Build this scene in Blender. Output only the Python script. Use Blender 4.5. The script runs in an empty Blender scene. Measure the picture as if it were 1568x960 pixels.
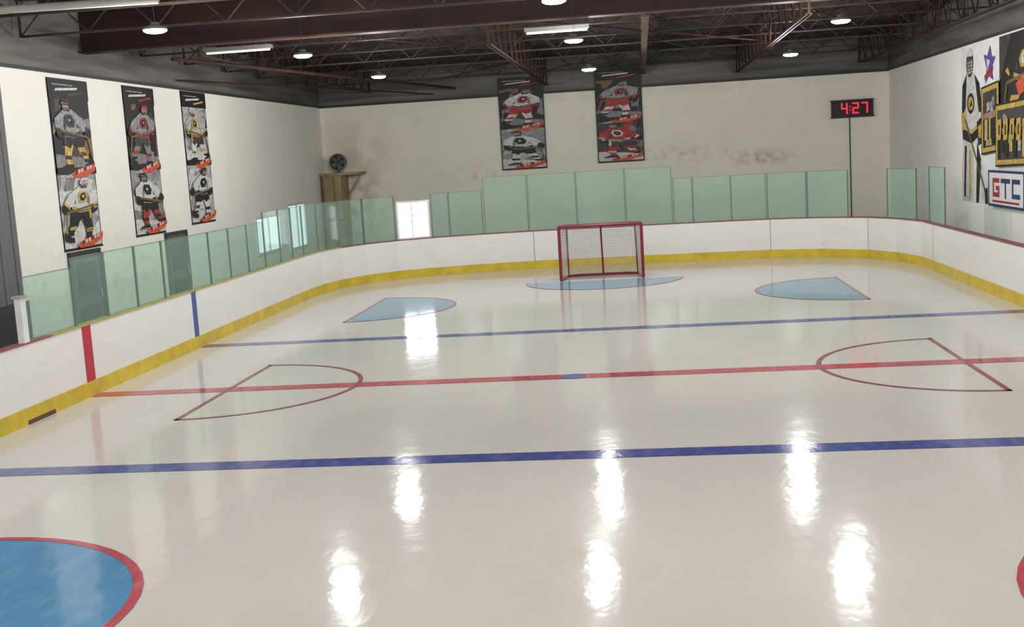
import bpy, math, random
from mathutils import Vector, Matrix
random.seed(7)
sc=bpy.context.scene
try:
    sc.view_settings.view_transform='Standard'
except Exception: pass
# ------------------------------------------------------------------ materials
def nt(name):
    m=bpy.data.materials.new(name);m.use_nodes=True
    t=m.node_tree;b=t.nodes['Principled BSDF'];return m,t,b
def noise(t,scale,detail=4,stretch=(1,1,1)):
    c=t.nodes.new('ShaderNodeTexCoord');mp=t.nodes.new('ShaderNodeMapping')
    mp.inputs['Scale'].default_value=stretch
    n=t.nodes.new('ShaderNodeTexNoise');n.inputs['Scale'].default_value=scale;n.inputs['Detail'].default_value=detail
    t.links.new(c.outputs['Object'],mp.inputs[0]);t.links.new(mp.outputs[0],n.inputs['Vector'])
    return n
def ramp(t,src,p0,p1,c0=(0,0,0,1),c1=(1,1,1,1)):
    r=t.nodes.new('ShaderNodeValToRGB');r.color_ramp.elements[0].position=p0;r.color_ramp.elements[1].position=p1
    r.color_ramp.elements[0].color=c0;r.color_ramp.elements[1].color=c1
    t.links.new(src,r.inputs[0]);return r
def mix(t,fac,a,b):
    m=t.nodes.new('ShaderNodeMix');m.data_type='RGBA'
    for v,i in((fac,0),(a,6),(b,7)):
        if hasattr(v,'is_linked') or hasattr(v,'links'):t.links.new(v,m.inputs[i])
        elif i==0:m.inputs[0].default_value=v
        else:m.inputs[i].default_value=(*v,1) if len(v)==3 else v
    return m.outputs[2]
def math_(t,op,a,b):
    m=t.nodes.new('ShaderNodeMath');m.operation=op;m.use_clamp=True
    for v,i in((a,0),(b,1)):
        if isinstance(v,(int,float)):m.inputs[i].default_value=v
        else:t.links.new(v,m.inputs[i])
    return m.outputs[0]
def M(name,col,rough=.6,metal=0,var=.12,scale=3,spec=.4,stretch=(1,1,1)):
    m,t,b=nt(name)
    n=noise(t,scale,4,stretch);r=ramp(t,n.outputs[0],.3,.7)
    d=tuple(c*(1-var) for c in col);l=tuple(min(1,c*(1+var*.5)) for c in col)
    t.links.new(mix(t,r.outputs[0],d,l),b.inputs['Base Color'])
    b.inputs['Roughness'].default_value=rough;b.inputs['Metallic'].default_value=metal
    b.inputs['Specular IOR Level'].default_value=spec
    return m
def E(name,col,s):
    m,t,b=nt(name);b.inputs['Base Color'].default_value=(*col,1)
    b.inputs['Emission Color'].default_value=(*col,1);b.inputs['Emission Strength'].default_value=s
    return m
def blob(t,center,rad):
    c=t.nodes.new('ShaderNodeTexCoord')
    s=t.nodes.new('ShaderNodeVectorMath');s.operation='SUBTRACT';s.inputs[1].default_value=center
    d=t.nodes.new('ShaderNodeVectorMath');d.operation='DIVIDE';d.inputs[1].default_value=rad
    l=t.nodes.new('ShaderNodeVectorMath');l.operation='LENGTH'
    t.links.new(c.outputs['Object'],s.inputs[0]);t.links.new(s.outputs[0],d.inputs[0]);t.links.new(d.outputs[0],l.inputs[0])
    mr=t.nodes.new('ShaderNodeMapRange');mr.inputs[1].default_value=0;mr.inputs[2].default_value=1;mr.inputs[3].default_value=1;mr.inputs[4].default_value=0
    t.links.new(l.outputs['Value'],mr.inputs[0]);return mr.outputs[0]
def wallmat(name,col,stains=()):
    m,t,b=nt(name)
    n=noise(t,.5,5);r=ramp(t,n.outputs[0],.35,.7)
    base=mix(t,r.outputs[0],tuple(c*.94 for c in col),col)
    n2=noise(t,2.2,8,(1,1,.5));r2=ramp(t,n2.outputs[0],.58,.78)
    base=mix(t,math_(t,'MULTIPLY',r2.outputs[0],.12),base,(.5,.44,.35))
    for cen,rad,sc_,th,amt,colr in stains:
        nn=noise(t,sc_,9);rr=ramp(t,nn.outputs[0],th,th+.14)
        f=math_(t,'MULTIPLY',rr.outputs[0],blob(t,cen,rad));f=math_(t,'MULTIPLY',f,amt)
        base=mix(t,f,base,colr)
    t.links.new(base,b.inputs['Base Color']);b.inputs['Roughness'].default_value=.75
    b.inputs['Specular IOR Level'].default_value=.2
    nb=noise(t,30,3);bp=t.nodes.new('ShaderNodeBump');bp.inputs['Strength'].default_value=.12;bp.inputs['Distance'].default_value=.01
    t.links.new(nb.outputs[0],bp.inputs['Height']);t.links.new(bp.outputs[0],b.inputs['Normal'])
    return m
def icemat(name,col,var,rough=(.07,.125),spec=.30):
    m,t,b=nt(name)
    n=noise(t,.6,6,(1,.6,1));r=ramp(t,n.outputs[0],.35,.68)
    n2=noise(t,9,6,(1,.35,1));r2=ramp(t,n2.outputs[0],.45,.75)
    a=mix(t,r.outputs[0],tuple(c*(1-var) for c in col),col)
    a=mix(t,math_(t,'MULTIPLY',r2.outputs[0],.10),a,(.75,.75,.74))
    t.links.new(a,b.inputs['Base Color'])
    rr=ramp(t,n.outputs[0],.3,.7,(rough[0],)*3+(1,),(rough[1],)*3+(1,))
    t.links.new(rr.outputs[0],b.inputs['Roughness'])
    b.inputs['IOR'].default_value=1.33;b.inputs['Specular IOR Level'].default_value=spec
    nb=noise(t,3.0,4,(1,.6,1));bp=t.nodes.new('ShaderNodeBump');bp.inputs['Strength'].default_value=.40;bp.inputs['Distance'].default_value=.010
    t.links.new(nb.outputs[0],bp.inputs['Height']);t.links.new(bp.outputs[0],b.inputs['Normal'])
    return m
ICE=icemat('ice_white',(.655,.635,.60),.06)
ICE_RED=icemat('ice_red_paint',(.54,.08,.11),.2)
ICE_BLUE=icemat('ice_blue_paint',(.09,.115,.36),.25)
ICE_LB=icemat('ice_lightblue_paint',(.095,.29,.52),.12)
ICE_LB2=icemat('ice_paleblue_paint',(.14,.35,.50),.12)
ICE_THIN=icemat('ice_maroon_paint',(.33,.08,.11),.2)
RUST=(.38,.27,.16)
W_L=wallmat('wall_paint_left',(.90,.88,.83),[((-8.5,4.5,1.2),(1,5,.9),4,.5,.5,(.55,.5,.42))])
W_B=wallmat('wall_paint_back',(.92,.885,.78),[
 ((2.2,20.1,2.62),(2.0,1,.35),5,.46,.45,(.48,.41,.31)),((4.4,20.1,2.4),(1.2,1,.3),7,.44,.6,(.40,.31,.2)),
 ((-3.8,20.1,2.3),(1.8,1,.6),5,.48,.4,(.55,.47,.36)),((-7.6,20.1,3.2),(1.6,1,1.5),1.2,.4,.55,(.5,.43,.32)),
 ((-7.7,20.1,1.7),(1.5,1,1.6),3,.42,.6,RUST),((1,20.1,4.6),(9,1,.35),1.5,.42,.35,(.55,.52,.46))])
W_R=wallmat('wall_paint_right',(.92,.91,.885))
FLOORM=M('concrete_floor',(.22,.21,.19),.7)
def foilmat():
    m,t,b=nt('ceiling_insulation')
    n=noise(t,1.1,5,(.35,1.6,1));r=ramp(t,n.outputs[0],.38,.74,(.05,.042,.036,1),(.19,.175,.155,1))
    t.links.new(r.outputs[0],b.inputs['Base Color']);b.inputs['Roughness'].default_value=.5
    return m
FOIL=foilmat()
UPW=M('upper_wall_insulation',(.13,.122,.11),.55,.0,.6,1.5,stretch=(.25,.25,3))
STEEL=M('truss_steel_brown',(.042,.020,.014),.7,0,.4,5,.2)
STEEL2=M('truss_steel_grey',(.042,.032,.027),.65,0,.4,5,.2)
MAROON=M('beam_maroon',(.032,.014,.011),.6,0,.3,2,.25)
WOODB=M('beam_brown',(.058,.026,.016),.7,0,.3,4)
def boardmat():
    m,t,b=nt('board_white')
    n=noise(t,1.5,6,(1,1,4));r=ramp(t,n.outputs[0],.45,.8)
    base=mix(t,math_(t,'MULTIPLY',r.outputs[0],.22),(.76,.755,.75),(.55,.54,.53))
    n2=noise(t,7,8,(1,1,5));r2=ramp(t,n2.outputs[0],.62,.70)
    base=mix(t,math_(t,'MULTIPLY',r2.outputs[0],.2),base,(.40,.38,.38))
    t.links.new(base,b.inputs['Base Color']);b.inputs['Roughness'].default_value=.35
    return m
BOARD=boardmat()
YEL=M('kickplate_yellow',(.62,.46,.035),.4,0,.2,4)
CAPY=M('cap_olive',(.42,.37,.10),.45,0,.2,3)
CAPR=M('cap_red',(.28,.08,.08),.45,0,.25,3)
REDP=M('board_red',(.46,.025,.045),.4)
BLUP=M('board_blue',(.045,.10,.32),.4)
SEAM=M('board_seam',(.36,.35,.34),.6)
BACKB=M('board_backing',(.3,.28,.24),.7)
def glassmat():
    m=bpy.data.materials.new('rink_glass');m.use_nodes=True;t=m.node_tree;t.nodes.clear()
    o=t.nodes.new('ShaderNodeOutputMaterial');tr=t.nodes.new('ShaderNodeBsdfTransparent');tr.inputs[0].default_value=(.73,.91,.83,1)
    df=t.nodes.new('ShaderNodeBsdfDiffuse');gl=t.nodes.new('ShaderNodeBsdfGlossy');gl.inputs['Roughness'].default_value=.08
    n=noise(t,1.2,5,(1,1,.6));r=ramp(t,n.outputs[0],.3,.75,(.38,.58,.49,1),(.52,.72,.63,1));t.links.new(r.outputs[0],df.inputs[0])
    a=t.nodes.new('ShaderNodeMixShader');a.inputs[0].default_value=.24
    t.links.new(tr.outputs[0],a.inputs[1]);t.links.new(df.outputs[0],a.inputs[2])
    c=t.nodes.new('ShaderNodeMixShader');c.inputs[0].default_value=.04
    t.links.new(a.outputs[0],c.inputs[1]);t.links.new(gl.outputs[0],c.inputs[2]);t.links.new(c.outputs[0],o.inputs[0])
    return m
GLASS=glassmat()
GEDGE=M('glass_edge',(.13,.21,.17),.3)
ALU=M('aluminium_post',(.45,.47,.46),.4,.6)
BLACK=M('black_plastic',(.015,.015,.017),.45)
DGREY=M('dark_grey',(.04,.04,.04),.6)
NETRED=M('goal_red_paint',(.22,.02,.035),.4)
NETW=M('goal_netting',(.47,.44,.40),.9)
WOOD=M('cabinet_wood',(.37,.28,.175),.75,0,.35,3,stretch=(1,1,.3))
DOORM=M('door_brown',(.10,.092,.075),.5)
FRAMEW=M('window_frame_white',(.70,.71,.71),.5)
DAY=E('daylight_pane',(.86,.93,1.0),6)
DAY2=E('daylight_pane_dim',(.74,.84,.88),.8)
LAMPE=E('lamp_lens',(1,.98,.96),30)
LAMPB=M('lamp_housing',(.12,.12,.12),.5,.3)
PIPEW=M('white_pipe',(.38,.38,.35),.4)
REDLED=E('led_red',(1,.02,.06),1.3)
# banner colours
C={}
for k,c in dict(k=(.012,.011,.011),w=(.62,.62,.62),g=(.23,.23,.24),d=(.055,.05,.05),y=(.58,.40,.08),r=(.43,.03,.03),o=(.68,.10,.035),s=(.42,.26,.19),
    gr=(.035,.095,.05),p=(.13,.08,.36),n=(.025,.05,.17),b=(.30,.31,.33),br=(.20,.12,.055),lg=(.46,.455,.45)).items():
    C[k]=M('print_'+k,c,.55,0,.45 if k not in 'kw' else .3,11)
C['mw']=M('print_mural_white',(.80,.80,.79),.55,0,.1,4)
# ------------------------------------------------------------------ mesh builder
class MB:
    def __init__(s):s.v=[];s.f=[];s.m=[];s.mats=[]
    def mi(s,m):
        if m not in s.mats:s.mats.append(m)
        return s.mats.index(m)
    def poly(s,pts,m):
        i=len(s.v);s.v+=[tuple(p) for p in pts];s.f.append(list(range(i,i+len(pts))));s.m.append(s.mi(m))
    def hexa(s,p,m):
        i=len(s.v);s.v+=[tuple(q) for q in p];k=s.mi(m)
        for f in((0,3,2,1),(4,5,6,7),(0,1,5,4),(1,2,6,5),(2,3,7,6),(3,0,4,7)):s.f.append([i+a for a in f]);s.m.append(k)
    def box(s,a,b,m):
        x0,y0,z0=a;x1,y1,z1=b
        s.hexa([(x0,y0,z0),(x1,y0,z0),(x1,y1,z0),(x0,y1,z0),(x0,y0,z1),(x1,y0,z1),(x1,y1,z1),(x0,y1,z1)],m)
    def bar(s,p,q,w,m,n=6):
        p=Vector(p);q=Vector(q);d=(q-p).normalized()
        u=d.cross(Vector((0,0,1)))
        if u.length<.01:u=Vector((1,0,0))
        u.normalize();v=d.cross(u);i=len(s.v);k=s.mi(m)
        for e in(p,q):
            for a in range(n):
                t=2*math.pi*(a+.5)/n;s.v.append(tuple(e+u*math.cos(t)*w+v*math.sin(t)*w))
        for a in range(n):s.f.append([i+a,i+(a+1)%n,i+n+(a+1)%n,i+n+a]);s.m.append(k)
        s.f.append([i+a for a in range(n)][::-1]);s.m.append(k);s.f.append([i+n+a for a in range(n)]);s.m.append(k)
    def tube(s,pts,w,m,n=8):
        for a,b in zip(pts,pts[1:]):s.bar(a,b,w,m,n)
    def lathe(s,c,prof,m,n=20,axis='z'):
        i=len(s.v);k=s.mi(m)
        for r,h in prof:
            for a in range(n):
                t=2*math.pi*a/n;x,y=r*math.cos(t),r*math.sin(t)
                s.v.append((c[0]+x,c[1]+y,c[2]+h) if axis=='z' else (c[0]+x,c[1]+h,c[2]+y))
        for j in range(len(prof)-1):
            for a in range(n):s.f.append([i+j*n+a,i+j*n+(a+1)%n,i+(j+1)*n+(a+1)%n,i+(j+1)*n+a]);s.m.append(k)
    def build(s,name,parent=None,bevel=0):
        me=bpy.data.meshes.new(name);me.from_pydata(s.v,[],s.f)
        for m in s.mats:me.materials.append(m)
        for p,k in zip(me.polygons,s.m):p.material_index=k
        me.update();o=bpy.data.objects.new(name,me);sc.collection.objects.link(o)
        if parent:o.parent=parent
        if bevel:
            b=o.modifiers.new('b','BEVEL');b.width=bevel;b.segments=2
        return o
def empty(name):
    o=bpy.data.objects.new(name,None);sc.collection.objects.link(o);return o
# ------------------------------------------------------------------ room shell
XL,XR,YB,YF,HW,HC=-8.5,8.04,20.08,-19.0,4.64,5.75
def slab(name,a,b,m):
    x=MB();x.box(a,b,m);return x.build(name)
slab('floor',(XL-.2,YF-.2,-.25),(XR+.2,YB+.2,-.03),FLOORM)
slab('ceiling',(XL-.2,YF-.2,HC),(XR+.2,YB+.2,HC+.15),FOIL)
w=MB();w.box((XL-.2,YF,-.05),(XL,YB+.2,HW),W_L);w.box((XL-.2,YF,HW),(XL,YB+.2,HC),UPW);w.build('wall_left')
w=MB();w.box((XR,YF,-.05),(XR+.2,YB+.2,HW),W_R);w.box((XR,YF,HW),(XR+.2,YB+.2,HC),UPW);w.build('wall_right')
w=MB();w.box((XL,YB,-.05),(XR,YB+.2,HW),W_B);w.box((XL,YB,HW),(XR,YB+.2,HC),UPW);w.build('wall_back')
w=MB();w.box((XL,YF-.2,-.05),(XR,YF,HC),W_L);w.build('wall_front')
w=MB();w.box((XL,YB-.06,HW-.03),(XR,YB,HW+.04),DGREY);w.build('trim_1')
w=MB();w.box((XL,YF,HW-.02),(XL+.06,YB-.06,HW+.03),DGREY);w.build('trim_2')
w=MB();w.box((XR-.06,YF,HW-.02),(XR,YB-.06,HW+.03),DGREY);w.build('trim_3')
# ------------------------------------------------------------------ rink contour
far=[(-6.43,10.4),(-6.38,11.4),(-6.15,12.4),(-5.75,13.2),(-5.1,13.85),(-4.2,14.3),(-3.1,14.6),(-1.8,14.78),(-.4,14.82),(1.2,14.78),(2.7,14.7),(4.05,14.6),(5.2,14.15),(6.15,13.35),(6.6,12.4),(6.87,11.2),(6.87,10.2)]
near=[(x,-y) for x,y in far[::-1]]
ring=[]
def seg(a,b,step):
    n=max(1,round((Vector(b)-Vector(a)).length/step));return [(a[0]+(b[0]-a[0])*i/n,a[1]+(b[1]-a[1])*i/n) for i in range(n)]
ring+=seg((-6.43,-10.2),(-6.43,-.95),2.31)
ring+=seg((-6.43,-.95),(-6.43,10.4),2.27)
ring+=far
ring+=seg((6.87,10.2),(6.87,-10.2),2.04)[1:]
ring+=near[:-1]
N=len(ring)
nrm=[]
for i in range(N):
    a=Vector(ring[i-1]);b=Vector(ring[(i+1)%N]);d=(b-a).normalized();nrm.append(Vector((-d.y,d.x)))
def off(i,o):i%=N;return (ring[i][0]+nrm[i].x*o,ring[i][1]+nrm[i].y*o)
ice=MB();ice.poly([(*off(i,.03),0) for i in range(N)][::-1],ICE);ICEO=ice.build('ice_sheet')
HB=.965
bd=MB()
strong=[(-1.8,14.78),(4.05,14.6),(6.15,13.35),(6.87,10.2)]
for i in range(N):
    def col(o0,o1,z0,z1,m):
        a,b,c,d=off(i,o0),off(i+1,o0),off(i+1,o1),off(i,o1)
        bd.hexa([(*a,z0),(*b,z0),(*c,z0),(*d,z0),(*a,z1),(*b,z1),(*c,z1),(*d,z1)],m)
    col(0,.09,0.001,HB-.022,BOARD)
    col(-.015,0,0.001,.20,YEL)
    x,y=ring[i];left=(x<-5.9 and -1<y<12)
    col(-.012,.13,HB-.022,HB,CAPY if left else CAPR)
    col(.09,.11,.001,HB-.03,BACKB)
    if ring[i] in strong:
        a=Vector(off(i,-.003));t=Vector((nrm[i].y,-nrm[i].x))*.010;b_=Vector(off(i,.01))
        bd.hexa([(*(a-t),.2),(*(a+t),.2),(*(b_+t),.2),(*(b_-t),.2),(*(a-t),HB-.022),(*(a+t),HB-.022),(*(b_+t),HB-.022),(*(b_-t),HB-.022)],SEAM)
for (y0,y1,m) in((-.17,.07,REDP),(3.66,3.84,BLUP),(-3.84,-3.66,BLUP)):
    bd.box((-6.44,y0,.20),(-6.424,y1,HB-.022),m);bd.box((6.864,y0,.20),(6.88,y1,HB-.022),m)
bd.box((-6.43,-1.75,.001),(-6.405,-1.1,.05),M('vent_dark',(.12,.05,.03)))
bd.build('dasher_boards')
# ------------------------------------------------------------------ glass on boards
gl=MB()
def panel(a,b,z0,z1):
    a=Vector(a);b=Vector(b);d=(b-a).normalized();n=Vector((-d.y,d.x))
    a=a+n*.05;b=b+n*.05;a2=a+d*.012;b2=b-d*.012;t=n*.012
    gl.poly([(*a2,z0),(*b2,z0),(*b2,z1),(*a2,z1)],GLASS)
    for p in(a2,b2):
        q=d*.010
        gl.hexa([(*(p-q-t),z0),(*(p+q-t),z0),(*(p+q+t),z0),(*(p-q+t),z0),(*(p-q-t),z1),(*(p+q-t),z1),(*(p+q+t),z1),(*(p-q+t),z1)],GEDGE)
    gl.hexa([(*(a2-t),z1-.008),(*(b2-t),z1-.008),(*(b2+t),z1-.008),(*(a2+t),z1-.008),(*(a2-t),z1),(*(b2-t),z1),(*(b2+t),z1),(*(a2+t),z1)],GEDGE)
LY=[-1.45,-.2,.75,1.75,2.75,3.75,4.75,5.75,6.75,7.75,8.75,9.6,10.4]
for a,b in zip(LY,LY[1:]):
    zt=1.74 if a<-.5 else (1.86 if a<6.9 else 2.05)
    panel((-6.43,a),(-6.43,b),HB,zt)
def xpath(x):
    for a,b in zip(far,far[1:]):
        if a[0]<=x<=b[0] and b[0]>a[0]:
            t=(x-a[0])/(b[0]-a[0]);return (x,a[1]+t*(b[1]-a[1]))
for a,b in zip(far[:4],far[1:5]):panel(a,b,HB,2.05)
GX=[-4.28,-3.85,-3.03]
for a,b in zip(GX,GX[1:]):panel(xpath(a),xpath(b),HB,2.05)
GX=[-3.0,-1.9,-.68,.54,1.7]
for a,b in zip(GX,GX[1:]):panel(xpath(a),xpath(b),HB,2.37)
GX=[1.72,2.2,3.13,3.98,4.88,5.75]
for a,b in zip(GX,GX[1:]):panel(xpath(a),xpath(b),HB,2.07)
panel((6.43,12.75),(6.81,11.55),HB,2.07)
panel((6.87,10.7),(6.87,9.4),HB,2.12)
gl.build('rink_glass_panels')
# lit window unit standing in the glass line
d=MB()
a=Vector((-5.08,13.87));b=Vector((-4.31,14.25));u=(b-a).normalized();n_=Vector((-u.y,u.x));L=(b-a).length
def wb(s0,s1,z0,z1,o0,o1,m):
    P=[a+u*s0+n_*o0,a+u*s1+n_*o0,a+u*s1+n_*o1,a+u*s0+n_*o1]
    d.hexa([(*q,z0) for q in P]+[(*q,z1) for q in P],m)
wb(.05,L-.05,HB+.04,1.86,.06,.07,DAY)
wb(0,.05,HB+.002,1.91,.03,.10,FRAMEW);wb(L-.05,L,HB+.002,1.91,.03,.10,FRAMEW);wb(.05,L-.05,HB+.002,HB+.04,.03,.10,FRAMEW);wb(.05,L-.05,1.86,1.91,.03,.10,FRAMEW)
wb(L*.45,L*.45+.025,HB+.04,1.86,.045,.075,ALU);wb(L*.45,L-.05,1.52,1.54,.045,.075,ALU)
wb(0,L,HB+.002,1.91,.10,.11,FRAMEW)
d.build('window_3')
# ------------------------------------------------------------------ ice markings
mk=MB();Z=.003
def rect(x0,x1,y0,y1,m,z=Z):mk.poly([(x0,y0,z),(x1,y0,z),(x1,y1,z),(x0,y1,z)],m)
rect(-6.405,6.845,-.15,.15,ICE_RED)
rect(-6.405,6.845,-4.11,-3.81,ICE_BLUE);rect(-6.405,6.845,3.82,4.12,ICE_BLUE)
def disc(cx,cy,r,m,z,a0=0,a1=360,n=48):
    mk.poly([(cx+r*math.cos(math.radians(a0+(a1-a0)*i/n)),cy+r*math.sin(math.radians(a0+(a1-a0)*i/n)),z) for i in range(n+(0 if a1-a0==360 else 1))],m)
def arc(cx,cy,r,w,m,z,a0,a1,n=48):
    for i in range(n):
        A=math.radians(a0+(a1-a0)*i/n);B=math.radians(a0+(a1-a0)*(i+1)/n)
        mk.poly([(cx+(r-w)*math.cos(A),cy+(r-w)*math.sin(A),z),(cx+r*math.cos(A),cy+r*math.sin(A),z),(cx+r*math.cos(B),cy+r*math.sin(B),z),(cx+(r-w)*math.cos(B),cy+(r-w)*math.sin(B),z)],m)
def D(cx,cy,s,fill,lm,w,r=1.8,flat=True):
    a0,a1=(-90,90) if s>0 else (90,270)
    if not flat:a0,a1=0,360
    if fill:disc(cx,cy,r,fill,Z,a0,a1)
    arc(cx,cy,r,w,lm,Z+.002,a0,a1);x0=cx if s>0 else cx-w
    if flat:rect(x0,x0+w,cy-r,cy+r,lm,Z+.002)
D(-4.28,-7.84,1,ICE_LB,ICE_RED,.075,1.79,False);D(4.93,-7.84,-1,ICE_LB,ICE_RED,.075,1.79,False)
for cy,fill,lm,w,r in((0,None,ICE_THIN,.06,1.8),(7.95,ICE_LB2,ICE_THIN,.05,1.82)):
    D(-4.6,cy,1,fill,lm,w,r);D(4.85,cy,-1,fill,lm,w,r)
for s in(1,-1):
    a0,a1=(180,360) if s>0 else (0,180)
    disc(0.05,11.3*s,1.75,ICE_LB2,Z,a0,a1);arc(.05,11.3*s,1.75,.05,ICE_THIN,Z+.002,a0,a1)
disc(0,0,.16,ICE_BLUE,Z+.003)
mk.build('ice_markings',ICEO)
# ------------------------------------------------------------------ goal net
def goal(name,y,s):
    g=empty(name);f=MB();r=.03
    W=.915;H=1.22
    fr=[(-W,y,.03),(-W,y,H),(W,y,H),(W,y,.03)]
    f.tube(fr,.036,NETRED,10)
    for sx in(-1,1):
        f.tube([(sx*W,y,.03),(sx*(W-.02),y+s*.55,.03),(sx*(W-.12),y+s*.85,.03),(sx*(W-.35),y+s*.95,.03)],r,NETRED)
        f.tube([(sx*W,y,H),(sx*(W-.05),y+s*.3,H),(sx*(W-.25),y+s*.42,H)],.024,NETRED)
        f.tube([(sx*(W-.12),y+s*.85,.03),(sx*(W-.15),y+s*.40,H)],.02,NETRED)
    f.tube([(-W+.35,y+s*.95,.03),(W-.35,y+s*.95,.03)],r,NETRED)
    f.tube([(-W+.25,y+s*.42,H),(W-.25,y+s*.42,H)],.024,NETRED)
    f.tube([(0,y+s*.95,.03),(0,y+s*.42,H),(0,y,H)],.022,NETRED)
    f.build('frame',g)
    n=MB();t=.0052
    def surf(P,nu,nv):
        for i in range(nu+1):
            pts=[P(i/nu,j/4) for j in range(5)];n.tube(pts,t,NETW,3)
        for j in range(nv+1):
            pts=[P(i/10,j/nv) for i in range(11)];n.tube(pts,t,NETW,3)
    def back(u,v):
        x=(u*2-1);z=.03+v*(H-.03);d=(.95*(1-v)+.42*v);xx=x*((W-.12)*(1-v)+(W-.15)*v)
        if abs(x)>.75:d-=(abs(x)-.75)*.35
        return(xx,y+s*d,z)
    surf(back,34,24)
    for sx in(-1,1):
        surf(lambda u,v:(sx*(W-.12*u),y+s*u*(.87*(1-v)+.36*v),.03+v*(H-.03)),12,18)
    surf(lambda u,v:((u*2-1)*(W-.12*v),y+s*v*.42,H-.01),26,6)
    n.build('netting',g)
    return g
goal('hockey_goal',11.4,1)
# ------------------------------------------------------------------ flat printed graphics helpers
class Plane2:
    def __init__(s,mb,o,u,v,n):s.mb=mb;s.o=Vector(o);s.u=Vector(u);s.v=Vector(v);s.n=Vector(n);s.k=0;s.clip=None
    def P(s,pts,m,lay=None):
        s.k+=1
        h=.006+s.k*.0004
        if s.clip:
            x0,y0,x1,y1=s.clip;pts=[(min(max(a,x0),x1),min(max(b,y0),y1)) for a,b in pts]
        q=[s.o+s.u*a+s.v*b+s.n*h for a,b in pts]
        s.mb.poly(q,C[m] if isinstance(m,str) else m)
    def R(s,x0,y0,x1,y1,m):s.P([(x0,y0),(x1,y0),(x1,y1),(x0,y1)],m)
    def Ell(s,x,y,a,b,m,n=14):s.P([(x+a*math.cos(2*math.pi*i/n),y+b*math.sin(2*math.pi*i/n)) for i in range(n)],m)
    def line(s,x0,y0,x1,y1,w,m):
        d=Vector((x1-x0,y1-y0)).normalized();p=Vector((-d.y,d.x))*w/2
        s.P([(x0+p.x,y0+p.y),(x0-p.x,y0-p.y),(x1-p.x,y1-p.y),(x1+p.x,y1+p.y)],m)
def player(p,x,y,w,h,c,flip=False,lean=.22):
    """skater bent forward; c: jersey, trim, pants, sock, helmet"""
    J,T,Pn,S,Hm=c
    def f(a,b):
        a=a+lean*(b-.3)*(1 if b>.3 else .35)
        return (x+w*(1-a) if flip else x+w*a, y+h*b)
    def P(pts,m):p.P([f(a,b) for a,b in pts],m)
    def El(a,b,ra,rb,m):q=f(a,b);p.Ell(q[0],q[1],w*ra,h*rb,m)
    P([(.20,.36),(.44,.38),(.36,.24),(.22,.14),(.10,.13),(.10,.20)],S);P([(.50,.34),(.74,.36),(.80,.20),(.74,.06),(.60,.05),(.60,.20)],S)
    P([(.15,.24),(.33,.25),(.29,.19),(.12,.19)],T);P([(.60,.19),(.80,.20),(.79,.14),(.60,.14)],T);P([(.62,.17),(.79,.175),(.79,.16),(.62,.155)],'k')
    P([(.23,.15),(.09,.14),(-.02,.17),(-.04,.13),(.04,.08),(.24,.11)],'k');P([(.58,.07),(.76,.07),(.92,.03),(.90,0),(.56,.01)],'k');P([(.52,-.005),(.93,-.01),(.92,.005),(.54,.01)],'lg')
    P([(.16,.50),(.30,.56),(.68,.54),(.78,.36),(.62,.30),(.50,.37),(.40,.31),(.17,.32)],Pn);P([(.66,.50),(.72,.50),(.76,.36),(.70,.34)],T)
    P([(.22,.80),(.36,.86),(.56,.87),(.72,.80),(.78,.62),(.70,.47),(.44,.45),(.20,.49),(.14,.62)],J)
    P([(.20,.56),(.44,.51),(.74,.54),(.71,.48),(.44,.455),(.20,.49)],T);P([(.19,.515),(.44,.475),(.71,.50),(.70,.485),(.44,.46),(.20,.50)],'k')
    P([(.55,.78),(.70,.70),(.68,.55),(.60,.60)],'g' if J in('w','lg') else 'd')
    P([(.26,.74),(.30,.60),(.24,.58),(.20,.66)],'g' if J in('w','lg') else 'd')
    P([(.22,.80),(.06,.73),(-.04,.60),(.02,.52),(.16,.55),(.30,.68)],J);P([(-.04,.60),(.02,.63),(.10,.54),(.03,.51)],T)
    P([(.72,.80),(.90,.72),(.92,.56),(.80,.50),(.70,.60),(.64,.72)],J);P([(.92,.60),(.74,.57),(.75,.52),(.90,.54)],T)
    P([(-.06,.60),(.04,.55),(.12,.50),(.08,.44),(-.03,.46),(-.10,.53)],'k');P([(.92,.57),(.76,.53),(.72,.45),(.80,.42),(.92,.47)],'k');P([(.80,.53),(.90,.54),(.89,.51),(.80,.50)],T)
    P([(.38,.78),(.56,.79),(.62,.70),(.54,.60),(.38,.60),(.32,.69)],T);P([(.42,.75),(.53,.76),(.56,.69),(.50,.63),(.41,.64),(.38,.70)],'k' if J!='k' else 'w');P([(.43,.71),(.52,.73),(.50,.67)],J)
    P([(.40,.88),(.60,.88),(.58,.83),(.42,.83)],'k');El(.51,.895,.10,.05,'s');P([(.44,.88),(.58,.88),(.55,.855),(.47,.855)],'d')
    P([(.38,.90),(.42,.885),(.43,.915),(.63,.92),(.635,.95),(.58,.99),(.47,.995),(.39,.96)],Hm);P([(.42,.945),(.62,.955),(.62,.94),(.42,.93)],'g')
    p.line(*f(.80,.56),*f(.04,.46),w*.03,'br');p.line(*f(.04,.47),*f(-.02,.08),w*.04,'br');p.line(*f(-.04,.08),*f(.22,.03),w*.07,'k')
def ribbon(p,x,y,w,h):
    p.P([(x,y+h*.25),(x+w*.3,y+h*.6),(x+w,y+h),(x+w*.95,y+h*.45),(x+w*.5,y),(x+w*.1,y)],'o')
    for i in range(6):
        a=x+w*(.18+.115*i);b=y+h*(.22+.08*i);p.P([(a,b),(a+w*.07,b+h*.04),(a+w*.085,b+h*.30),(a+w*.015,b+h*.26)],'w' if i%3 else 'k')
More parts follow.
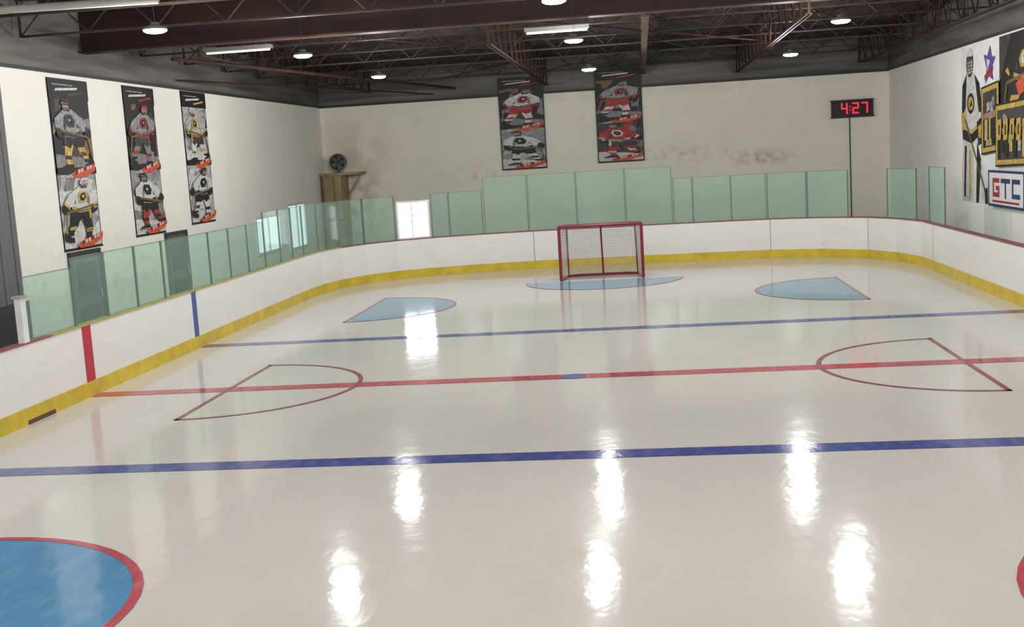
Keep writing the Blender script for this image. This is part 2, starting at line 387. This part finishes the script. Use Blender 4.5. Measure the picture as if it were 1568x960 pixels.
def banner(name,o,u,W,H,n,cols,seed):
    rnd=random.Random(seed)
    mb=MB();o=Vector(o);u=Vector(u);n=Vector(n);v=Vector((0,0,1))
    q=[o,o+u*W,o+u*W+v*H,o+v*H];lo=[a+n*.002 for a in q];hi=[a+n*.006 for a in q]
    mb.hexa([*lo,*hi],C['k'])
    for zz in(0,H):
        a=o+v*zz+n*.012;mb.bar(a,a+u*W,.012,BLACK)
    p=Plane2(mb,o,u,v,n);c1,c2,bg,bg1=cols;p.clip=(.0,.0,W,H)
    def scene(y0,y1,base,alt,n_):
        p.clip=(.03,y0,W-.03,y1)
        p.R(.03,y0,W-.03,y1,base)
        for i in range(n_):
            a=rnd.uniform(0,W);b=rnd.uniform(y0,y1);ww=rnd.uniform(.08,.35);hh=rnd.uniform(.05,.22);s_=rnd.uniform(-.15,.15)
            p.P([(a-ww,b-hh+s_),(a+ww*rnd.uniform(.3,1),b-hh*.6),(a+ww,b+hh+s_),(a-ww*rnd.uniform(.3,1),b+hh*.7)],rnd.choice(alt))
        p.P([(0,y0),(W,y0),(W,y0+(y1-y0)*.16),(0,y0+(y1-y0)*.24)],'w' if base!='k' else 'g')
    scene(.03,H*.45,bg,('g','lg','b','w','w') if bg in('lg','b','w') else ('d','k','g','k','r'),16)
    scene(H*.46,H*.90,bg1,('d','k','g','k','d','br') if bg1=='k' else ('g','lg','b','d'),18)
    p.clip=(0,0,W,H)
    p.R(.0,H*.885,W,H,'k')
    p.R(W*.1,H*.965,W*.62,H*.972,'b');p.P([(W*.15,H*.93),(W*.70,H*.945),(W*.74,H*.96),(W*.18,H*.945)],'w');p.P([(W*.45,H*.915),(W*.85,H*.94),(W*.90,H*.93),(W*.5,H*.905)],c1[1])
    p.clip=(.01,.02,W-.01,H*.9)
    player(p,W*.06,H*.475,W*.86,H*.41,c1,bool(seed%2))
    p.R(0,H*.445,W,H*.485,'k');p.P([(W*.02,H*.42),(W*.4,H*.455),(W*.9,H*.49),(W*.95,H*.47),(W*.4,H*.425)],'lg');ribbon(p,W*.32,H*.425,W*.66,H*.08)
    player(p,W*.04,H*.045,W*.90,H*.38,c2,not seed%2)
    ribbon(p,W*.28,H*.008,W*.70,H*.08)
    return mb.build(name)
K_=('k','y','k','y','k');R_=('r','w','d','r','k');WR=('w','r','r','w','k');G_=('lg','y','d','w','w');WK=('w','k','k','w','k')
banner('hockey_banner',(XL,3.61,1.72),(0,1,0),1.39,2.82,(1,0,0),(('b','d','k','y','k'),('w','y','k','k','w'),'w','k'),1)
banner('hockey_banner',(XL,6.42,1.76),(0,1,0),1.39,2.80,(1,0,0),(('b','r','d','g','r'),('w','k','k','r','k'),'b','k'),2)
banner('hockey_banner',(XL,9.22,1.82),(0,1,0),1.39,2.78,(1,0,0),(G_,WK,'lg','lg'),3)
banner('hockey_banner',(-3.10,YB-.065,2.47),(1,0,0),1.33,2.65,(0,-1,0),(WR,WK,'b','k'),4)
banner('hockey_banner',(-.27,YB-.065,2.52),(1,0,0),1.35,2.65,(0,-1,0),(('b','r','r','w','k'),R_,'d','k'),6)
# ------------------------------------------------------------------ mural on right wall
mb=MB();Y0=12.42;Y1=3.4;z0=1.28;z1=4.60;Wm=Y0-Y1;Hm=z1-z0
o=Vector((XR,Y0,z0))
mb.hexa([o+Vector((-.002,0,0)),o+Vector((-.002,-Wm,0)),o+Vector((-.002,-Wm,Hm)),o+Vector((-.002,0,Hm)),o+Vector((-.007,0,0)),o+Vector((-.007,-Wm,0)),o+Vector((-.007,-Wm,Hm)),o+Vector((-.007,0,Hm))],C['mw'])
p=Plane2(mb,o,(0,-1,0),(0,0,1),(-1,0,0))
p.P([(0,0),(1.95,0),(1.85,.5),(1.5,1.2),(1.1,1.6),(.5,1.3),(0,1.5)],'gr');p.P([(.5,0),(1.9,0),(1.5,.9),(.9,1.5),(.6,.8)],'y')
p.P([(.05,0),(.85,0),(.95,1.0),(.75,1.45),(.2,1.35),(.02,.6)],'w');p.P([(.15,.1),(.3,.1),(.4,1.2),(.25,1.2)],'k');p.P([(.55,.05),(.7,.05),(.75,1.1),(.6,1.1)],'y')
p.P([(1.1,.0),(1.3,0),(1.5,.9),(1.2,1.3)],'k');p.P([(1.55,.1),(1.7,.1),(1.6,.8),(1.45,.9)],'w')
p.P([(.1,1.3),(.0,2.0),(.1,2.5),(.45,2.75),(.95,2.75),(1.4,2.5),(1.6,1.9),(1.5,1.4),(.8,1.2)],'w')
p.P([(.1,1.35),(.8,1.25),(1.5,1.45),(1.52,1.65),(.8,1.45),(.08,1.6)],'k');p.P([(.1,1.62),(.8,1.47),(1.5,1.67),(1.5,1.73),(.8,1.53),(.1,1.68)],'y')
p.P([(.1,2.5),(.45,2.75),(.35,2.0),(.05,1.85)],'k');p.P([(1.05,2.7),(1.4,2.5),(1.62,1.9),(1.35,1.9)],'k');p.Ell(.75,2.1,.28,.22,'k');p.Ell(.75,2.1,.2,.15,'y');p.P([(.65,2.02),(.88,2.05),(.8,2.2)],'k')
p.P([(-.0,1.9),(.3,1.95),(.35,1.6),(.05,1.5)],'y');p.P([(1.2,1.7),(1.75,1.85),(1.8,1.3),(1.3,1.2)],'k');p.P([(1.3,1.6),(1.7,1.7),(1.7,1.4),(1.35,1.35)],'y')
p.Ell(.70,2.95,.27,.30,'d',16);p.P([(.5,3.0),(.92,3.02),(.9,2.75),(.55,2.72)],'lg');p.Ell(.7,2.9,.13,.12,'s');p.P([(.48,3.1),(.6,3.25),(.85,3.25),(.95,3.08)],'w')
for i in range(4):p.line(.52,2.78+.07*i,.9,2.79+.07*i,.015,'k')
p.line(.3,1.8,1.9,.15,.07,'br');p.P([(1.75,.3),(1.95,.35),(1.97,.02),(1.8,.0)],'k')
p.P([(1.75,3.05),(2.0,3.0),(2.2,3.2),(2.3,2.98),(2.55,2.95),(2.3,2.75),(2.4,2.5),(2.1,2.6),(1.85,2.45),(1.95,2.75)],'p');p.P([(1.95,2.95),(2.2,2.9),(2.0,2.7)],'w');p.P([(1.8,2.62),(2.4,2.78),(2.35,2.66),(1.82,2.52)],'r')
for i in range(3):
    for j in range(7-i):p.R(1.65+.14*j+.05*i,2.3-.15*i,1.75+.14*j+.05*i,2.40-.15*i,'p' if i!=1 else 'r')
p.R(2.85,1.55,Wm-.05,Hm-.02,'k');p.P([(2.85,2.4),(3.6,3.3),(2.85,3.3)],'d')
player(p,3.2,1.6,2.2,1.72,('k','y','k','y','k'))
p.P([(3.9,2.35),(5.2,2.75),(5.3,2.5),(4.1,2.1)],'o');player(p,5.9,1.5,2.1,1.8,K_,True)
def photo(x,y,w,h,sk):
    q=lambda a,b:(x+a,y+b+sk*a)
    p.P([q(-.04,-.04),q(w+.04,-.04),q(w+.04,h+.04),q(-.04,h+.04)],'k');p.P([q(0,0),q(w,0),q(w,h),q(0,h)],'y');p.P([q(.09,.09),q(w-.09,.09),q(w-.09,h-.09),q(.09,h-.09)],'d')
    rr=random.Random(int(x*10))
    for i in range(14):
        a=rr.uniform(.2,w-.3);b=rr.uniform(.15,h-.35);p.P([q(a,b),q(a+.2,b+.03),q(a+.17,b+.2),q(a+.02,b+.17)],rr.choice(('g','br','b','lg','k')))
    for i in range(8):
        a=.2+(w-.4)*i/7;b=.12+(.12 if i%2 else 0);p.P([q(a-.09,b),q(a+.09,b),q(a+.08,h*.5),q(a-.08,h*.5)],rr.choice(('k','k','lg','y')));p.Ell(*q(a,h*.56),.055,.07,'s',8)
photo(1.72,1.05,1.15,1.30,.07);photo(2.75,.82,2.2,1.15,.03);photo(5.2,.8,2.6,1.2,-.04)
for i in range(5):
    x=2.9+.40*i;p.P([(x,1.30),(x+.26,1.32),(x+.30,1.72),(x+.04,1.70)],'y');p.P([(x+.09,1.40),(x+.18,1.41),(x+.20,1.60),(x+.11,1.59)],'k')
p.R(2.30,0.0,4.6,.72,'n');p.R(2.38,.05,4.52,.67,'mw')
def thick(pts,w,m):
    for a,b in zip(pts,pts[1:]):
        d=Vector((b[0]-a[0],b[1]-a[1])).normalized()*w/2;p.line(a[0]-d.x,a[1]-d.y,b[0]+d.x,b[1]+d.y,w,m)
thick([(3.02,.52),(2.66,.52),(2.66,.24),(3.02,.24),(3.02,.37),(2.88,.37)],.09,'r')
thick([(3.2,.52),(3.70,.52)],.09,'n');thick([(3.45,.5),(3.45,.22)],.09,'n')
thick([(4.3,.52),(3.9,.52),(3.9,.24),(4.3,.24)],.09,'n');p.R(2.6,.09,4.3,.13,'r')
mb.build('wall_mural')
# ------------------------------------------------------------------ doors and windows
def door(name,y0,y1,zt):
    d=MB();x=XL+.004
    d.box((x,y0-.06,0-.028),(x+.05,y0,zt+.06),DGREY);d.box((x,y1,-.028),(x+.05,y1+.06,zt+.06),DGREY);d.box((x,y0,zt),(x+.05,y1,zt+.06),DGREY)
    d.box((x,y0,-.028),(x+.03,y1,zt),DOORM);d.box((x+.03,y0+.15,.2),(x+.037,y1-.15,.75),BLACK);d.box((x+.03,y0+.15,.95),(x+.037,y1-.15,zt-.15),BLACK)
    d.bar((x+.07,y1-.1,.85),(x+.07,y1-.1,1.0),.015,ALU);d.build(name)
door('door_1',3.74,4.75,1.63);door('door_2',7.77,8.75,1.68)
def lwin(name,y0,y1,z0,z1):
    d=MB();x=XL+.004
    d.box((x,y0,z0),(x+.01,y1,z1),DAY2)
    for a,b,c,e in((y0-.06,y0,z0-.06,z1+.06),(y1,y1+.06,z0-.06,z1+.06),(y0,y1,z0-.06,z0),(y0,y1,z1,z1+.06),((y0+y1)/2-.025,(y0+y1)/2+.025,z0,z1)):
        d.box((x,a,c),(x+.05,b,e),FRAMEW)
    d.build(name)
lwin('window_1',13.28,15.1,.85,1.68);lwin('window_2',15.95,17.5,.75,1.88)
# ------------------------------------------------------------------ back wall things
d=MB()
d.box((-8.42,YB-.75,2.60),(-7.22,YB-.02,2.68),WOOD)
d.box((-8.40,YB-.70,-.028),(-7.78,YB-.04,2.60),WOOD)
for x in(-8.40,-8.09,-7.82):d.box((x,YB-.73,-.028),(x+.05,YB-.70,2.60),M('cab_trim%g'%x,(.24,.17,.10)))
d.box((-8.36,YB-.72,1.25),(-7.8,YB-.705,1.32),C['br'])
d.bar((-7.78,YB-.4,1.9),(-7.3,YB-.4,2.6),.03,WOOD)
d.build('wooden_cabinet',bevel=.006)
d=MB();c=(-7.97,YB-.35,2.99)
d.lathe(c,[(.22,.10),(.25,.07),(.26,0),(.25,-.09),(.225,-.10),(.22,-.06),(.22,.10)],M('fan_ring',(.17,.17,.16)),28,'y')
d.lathe(c,[(.0,.06),(.22,.06)],BLACK,28,'y');d.lathe(c,[(.0,-.07),(.05,-.06),(.055,.04)],STEEL2,14,'y')
FB=M('fan_blade',(.16,.16,.16))
for k in range(5):
    a=k*2*math.pi/5;u=Vector((math.cos(a),0,math.sin(a)));v=Vector((-math.sin(a),0,math.cos(a)));C0=Vector(c)
    d.poly([C0+u*.05-v*.03,C0+u*.2-v*.08+Vector((0,-.03,0)),C0+u*.2+v*.06+Vector((0,.03,0)),C0+u*.05+v*.03],FB)
for rr in(.08,.13,.18):
    pts=[(c[0]+rr*math.cos(2*math.pi*i/20),c[1]-.095,c[2]+rr*math.sin(2*math.pi*i/20)) for i in range(21)];d.tube(pts,.004,FB,4)
for k in range(8):
    a=k*math.pi/4;d.bar((c[0],c[1]-.097,c[2]),(c[0]+.23*math.cos(a),c[1]-.097,c[2]+.23*math.sin(a)),.004,FB,4)
d.box((c[0]-.15,c[1]-.08,2.685),(c[0]+.15,c[1]+.08,2.70),BLACK);d.bar((c[0],c[1],2.70),(c[0],c[1],2.76),.03,BLACK)
d.build('electric_fan')
# scoreboard clock
d=MB();x0,x1,z0,z1=6.42,7.57,3.38,3.88
d.box((x0,YB-.16,z0),(x1,YB-.01,z1),BLACK);d.box((x0-.02,YB-.17,z1-.03),(x1+.02,YB-.01,z1),DGREY);d.box((x0-.02,YB-.17,z0),(x1+.02,YB-.01,z0+.03),DGREY)
SEG={'4':'bcfg','2':'abdeg','7':'abc'}
def digit(x,ch):
    w_,h_=.14,.27;zb=z0+.12;yy=YB-.175;s=.018
    S=dict(a=(0,h_,w_,h_),g=(0,h_/2,w_,h_/2),d=(0,0,w_,0),f=(0,h_/2,0,h_),e=(0,0,0,h_/2),b=(w_,h_/2,w_,h_),c=(w_,0,w_,h_/2))
    for k in SEG[ch]:
        a,b,c_,e=S[k];d.box((x+min(a,c_)-s,yy-.01,zb+min(b,e)-s),(x+max(a,c_)+s,yy,zb+max(b,e)+s),REDLED)
digit(x0+.28,'4');digit(x0+.59,'2');digit(x0+.84,'7')
for zz in(.2,.3):d.box((x0+.49,YB-.185,z0+zz-.015),(x0+.52,YB-.175,z0+zz+.015),REDLED)
d.bar((6.93,YB-.03,3.38),(6.93,YB-.03,0.0),.016,DGREY)
d.build('scoreboard_clock')
# grey roller door at left
d=MB();d.box((XL+.005,-1.5,-.028),(XL+.12,2.0,4.55),M('grey_shutter',(.15,.15,.155),.8,stretch=(1,8,.2)))
d.box((XL+.005,-1.5,-.028),(XL+.16,2.05,1.1),M('grey_shutter_base',(.05,.05,.055)))
for i in range(10):d.box((XL+.12,-1.4+i*.36,1.1),(XL+.13,-1.38+i*.36,4.55),M('shutter_rib%d'%i,(.11,.11,.115)))
d.build('roller_door')
d=MB();d.box((-6.50,-1.62,HB),(-6.42,-1.50,1.50),FRAMEW);d.box((-6.52,-1.64,1.50),(-6.40,-1.48,1.53),ALU);d.build('glass_end_post')
# ------------------------------------------------------------------ ceiling structure
def truss(name,p,q,depth,step,m,r=.028,rw=.016):
    d=MB();p=Vector(p);q=Vector(q);L=(q-p).length;n=max(2,round(L/step));U=Vector((0,0,depth))
    side=(q-p).normalized().cross(Vector((0,0,1)))*.035
    for s in(-1,1):
        d.bar(p+side*s,q+side*s,r*.8,m,4);d.bar(p+U+side*s,q+U+side*s,r*.8,m,4)
    for i in range(n):
        a=p.lerp(q,i/n);b=p.lerp(q,(i+.5)/n)+U;c=p.lerp(q,(i+1)/n);d.bar(a,b,rw,m,5);d.bar(b,c,rw,m,5)
    for t in(0,1):
        a=p.lerp(q,t);d.bar(a,a+U,r,m,4)
    return d.build(name)
for x,y0,y1,z,dp in((-1.65,6.6,19.9,4.85,.75),(3.8,5.3,19.9,4.85,.8),(7.2,5.3,19.9,4.9,.7),(-6.9,6.3,19.9,4.98,.6)):
    truss('roof_truss',(x,y0,z),(x,y1,z),dp,1.0,STEEL)
for yy in(7.2,9.4,11.8,14.2,16.6,18.6):
    truss('roof_joist',(XL+.1,yy,5.15),(XR-.1,yy,5.15),.5,1.1,STEEL2,.024,.013)
for yy in(-14,-9,-4,0.6,2.8):
    truss('roof_joist',(XL+.1,yy,5.1),(XR-.1,yy,5.1),.55,1.1,STEEL2,.024,.013)
d=MB()
for i in range(20):
    yy=5.8+i*.74;d.box((XL+.01,yy,HC-.10),(XR-.01,yy+.06,HC-.005),STEEL2)
for i in range(12):
    yy=-3+i*.74;d.box((XL+.01,yy,HC-.10),(XR-.01,yy+.06,HC-.005),STEEL2)
d.build('roof_purlins')
d=MB()
for a,b in(((-6.9,7.2,5.6),(-1.65,9.4,5.0)),((-1.65,9.4,5.6),(3.8,11.8,5.0)),((3.8,9.4,5.6),(7.2,14.2,5.0)),((-6.9,14.2,5.0),(-1.65,11.8,5.6)),((-1.65,16.6,5.0),(3.8,14.2,5.6)),((3.8,7.2,5.0),(7.2,9.4,5.6)),((-6.9,11.8,5.0),(-4.2,9.4,5.6)),((1.1,11.8,5.3),(3.8,16.6,4.9)),((-4.2,16.6,5.0),(-1.65,18.6,5.6))):
    d.bar(a,b,.018,STEEL,5)
d.build('roof_bracing')
d=MB();d.box((XL+.01,4.85,5.02),(XR-.01,5.15,5.05),MAROON);d.box((XL+.01,4.98,5.05),(XR-.01,5.02,HC-.03),MAROON);d.box((XL+.01,4.85,HC-.03),(XR-.01,5.15,HC-.005),MAROON)
d.build('roof_girder')
d=MB();d.box((1.09,5.2,4.98),(1.21,19.9,5.01),WOODB);d.box((1.13,5.2,5.01),(1.17,19.9,5.3),WOODB);d.box((1.09,5.2,5.3),(1.21,19.9,5.33),WOODB);d.build('roof_girder')
d=MB();d.tube([(-7.3,6.0,4.93),(-4.35,19.9,4.93)],.035,STEEL);d.tube([(-8.4,9.0,4.8),(-5,19.8,4.8)],.02,STEEL);d.build('sprinkler_pipe')
d=MB();d.tube([(-8.45,-.6,5.02),(-4.9,-.3,5.02)],.05,PIPEW,10);d.build('white_conduit')
d=MB()
for a,b in(((-6.5,5.4,4.95),(-5.3,5.6,4.95)),((-.9,5.6,4.92),(.2,5.7,4.92))):  # left strip's faint glow stands in for a reflection on the ceiling foil
    d.box((a[0],a[1],a[2]),(b[0],b[1],b[2]+.06),LAMPB);d.bar((a[0]+.03,a[1]+.1,a[2]-.02),(b[0]-.03,a[1]+.1,a[2]-.02),.02,E('tube%g'%a[0],(.9,.85,.78),.25))
    d.bar((a[0]+.1,a[1]+.1,a[2]+.05),(a[0]+.1,a[1]+.1,HC-.02),.004,DGREY);d.bar((b[0]-.1,a[1]+.1,a[2]+.05),(b[0]-.1,a[1]+.1,HC-.02),.004,DGREY)
d.build('strip_light_and_foil_glint')
# ------------------------------------------------------------------ lamps
def lamp(x,y,z=4.7,e_=195):
    g=empty('high_bay_lamp');g.location=(x,y,z)
    d=MB();d.lathe((0,0,0),[(.0,.09),(.05,.09),(.06,.05),(.15,.03),(.155,0),(.15,-.005)],LAMPB,24)
    d.bar((0,0,.08),(0,0,HC-z-.02),.004,DGREY)
    d.build('housing',g)
    e=MB();e.lathe((0,0,-.002),[(.15,0),(.145,-.02),(.10,-.04),(.0,-.045)],LAMPE,24);e.build('lens',g)
    l=bpy.data.lights.new('led','POINT');l.shadow_soft_size=.16;l.energy=e_;l.color=(1,.98,.945)
    o=bpy.data.objects.new('led_source',l);sc.collection.objects.link(o);o.location=(0,0,-.22);o.parent=g
for x,y,z,e_ in((-5.1,0,4.7,190),(-4.5,4.6,4.7,190),(-4.43,10.0,4.68,210),(0,0.05,4.7,175),(-.03,4.9,4.66,170),(-.03,10.5,4.57,210),(4.35,0,4.7,190),(4.22,4.8,4.66,200),(4.15,10.6,4.6,230),
  (-4.5,-6,4.7,190),(0,-6,4.7,170),(4.35,-6,4.7,190),(-4.5,-12,4.7,190),(0,-12,4.7,190),(4.35,-12,4.7,190),(-4.5,-17,4.7,190),(4.35,-17,4.7,190)):
    lamp(x,y,z,e_)
# world
wd=bpy.data.worlds.new('world');sc.world=wd;wd.use_nodes=True;wd.node_tree.nodes['Background'].inputs[0].default_value=(.6,.7,.8,1);wd.node_tree.nodes['Background'].inputs[1].default_value=.3
# ------------------------------------------------------------------ camera
psi,phi,rho=-0.1160,0.1314,-0.0599
s,c=math.sin,math.cos
F=Vector((s(psi)*c(phi),c(psi)*c(phi),-s(phi)));R0=Vector((c(psi),-s(psi),0));U0=R0.cross(F)
R=R0*c(rho)+U0*s(rho);U=U0*c(rho)-R0*s(rho)
cam=bpy.data.cameras.new('camera');co=bpy.data.objects.new('camera',cam);sc.collection.objects.link(co)
cam.sensor_fit='HORIZONTAL';cam.sensor_width=36;cam.lens=1799.64/1568*36;cam.clip_end=200
co.matrix_world=Matrix(((R.x,U.x,-F.x,.9763),(R.y,U.y,-F.y,-14.761),(R.z,U.z,-F.z,2.8108),(0,0,0,1)))
sc.camera=co
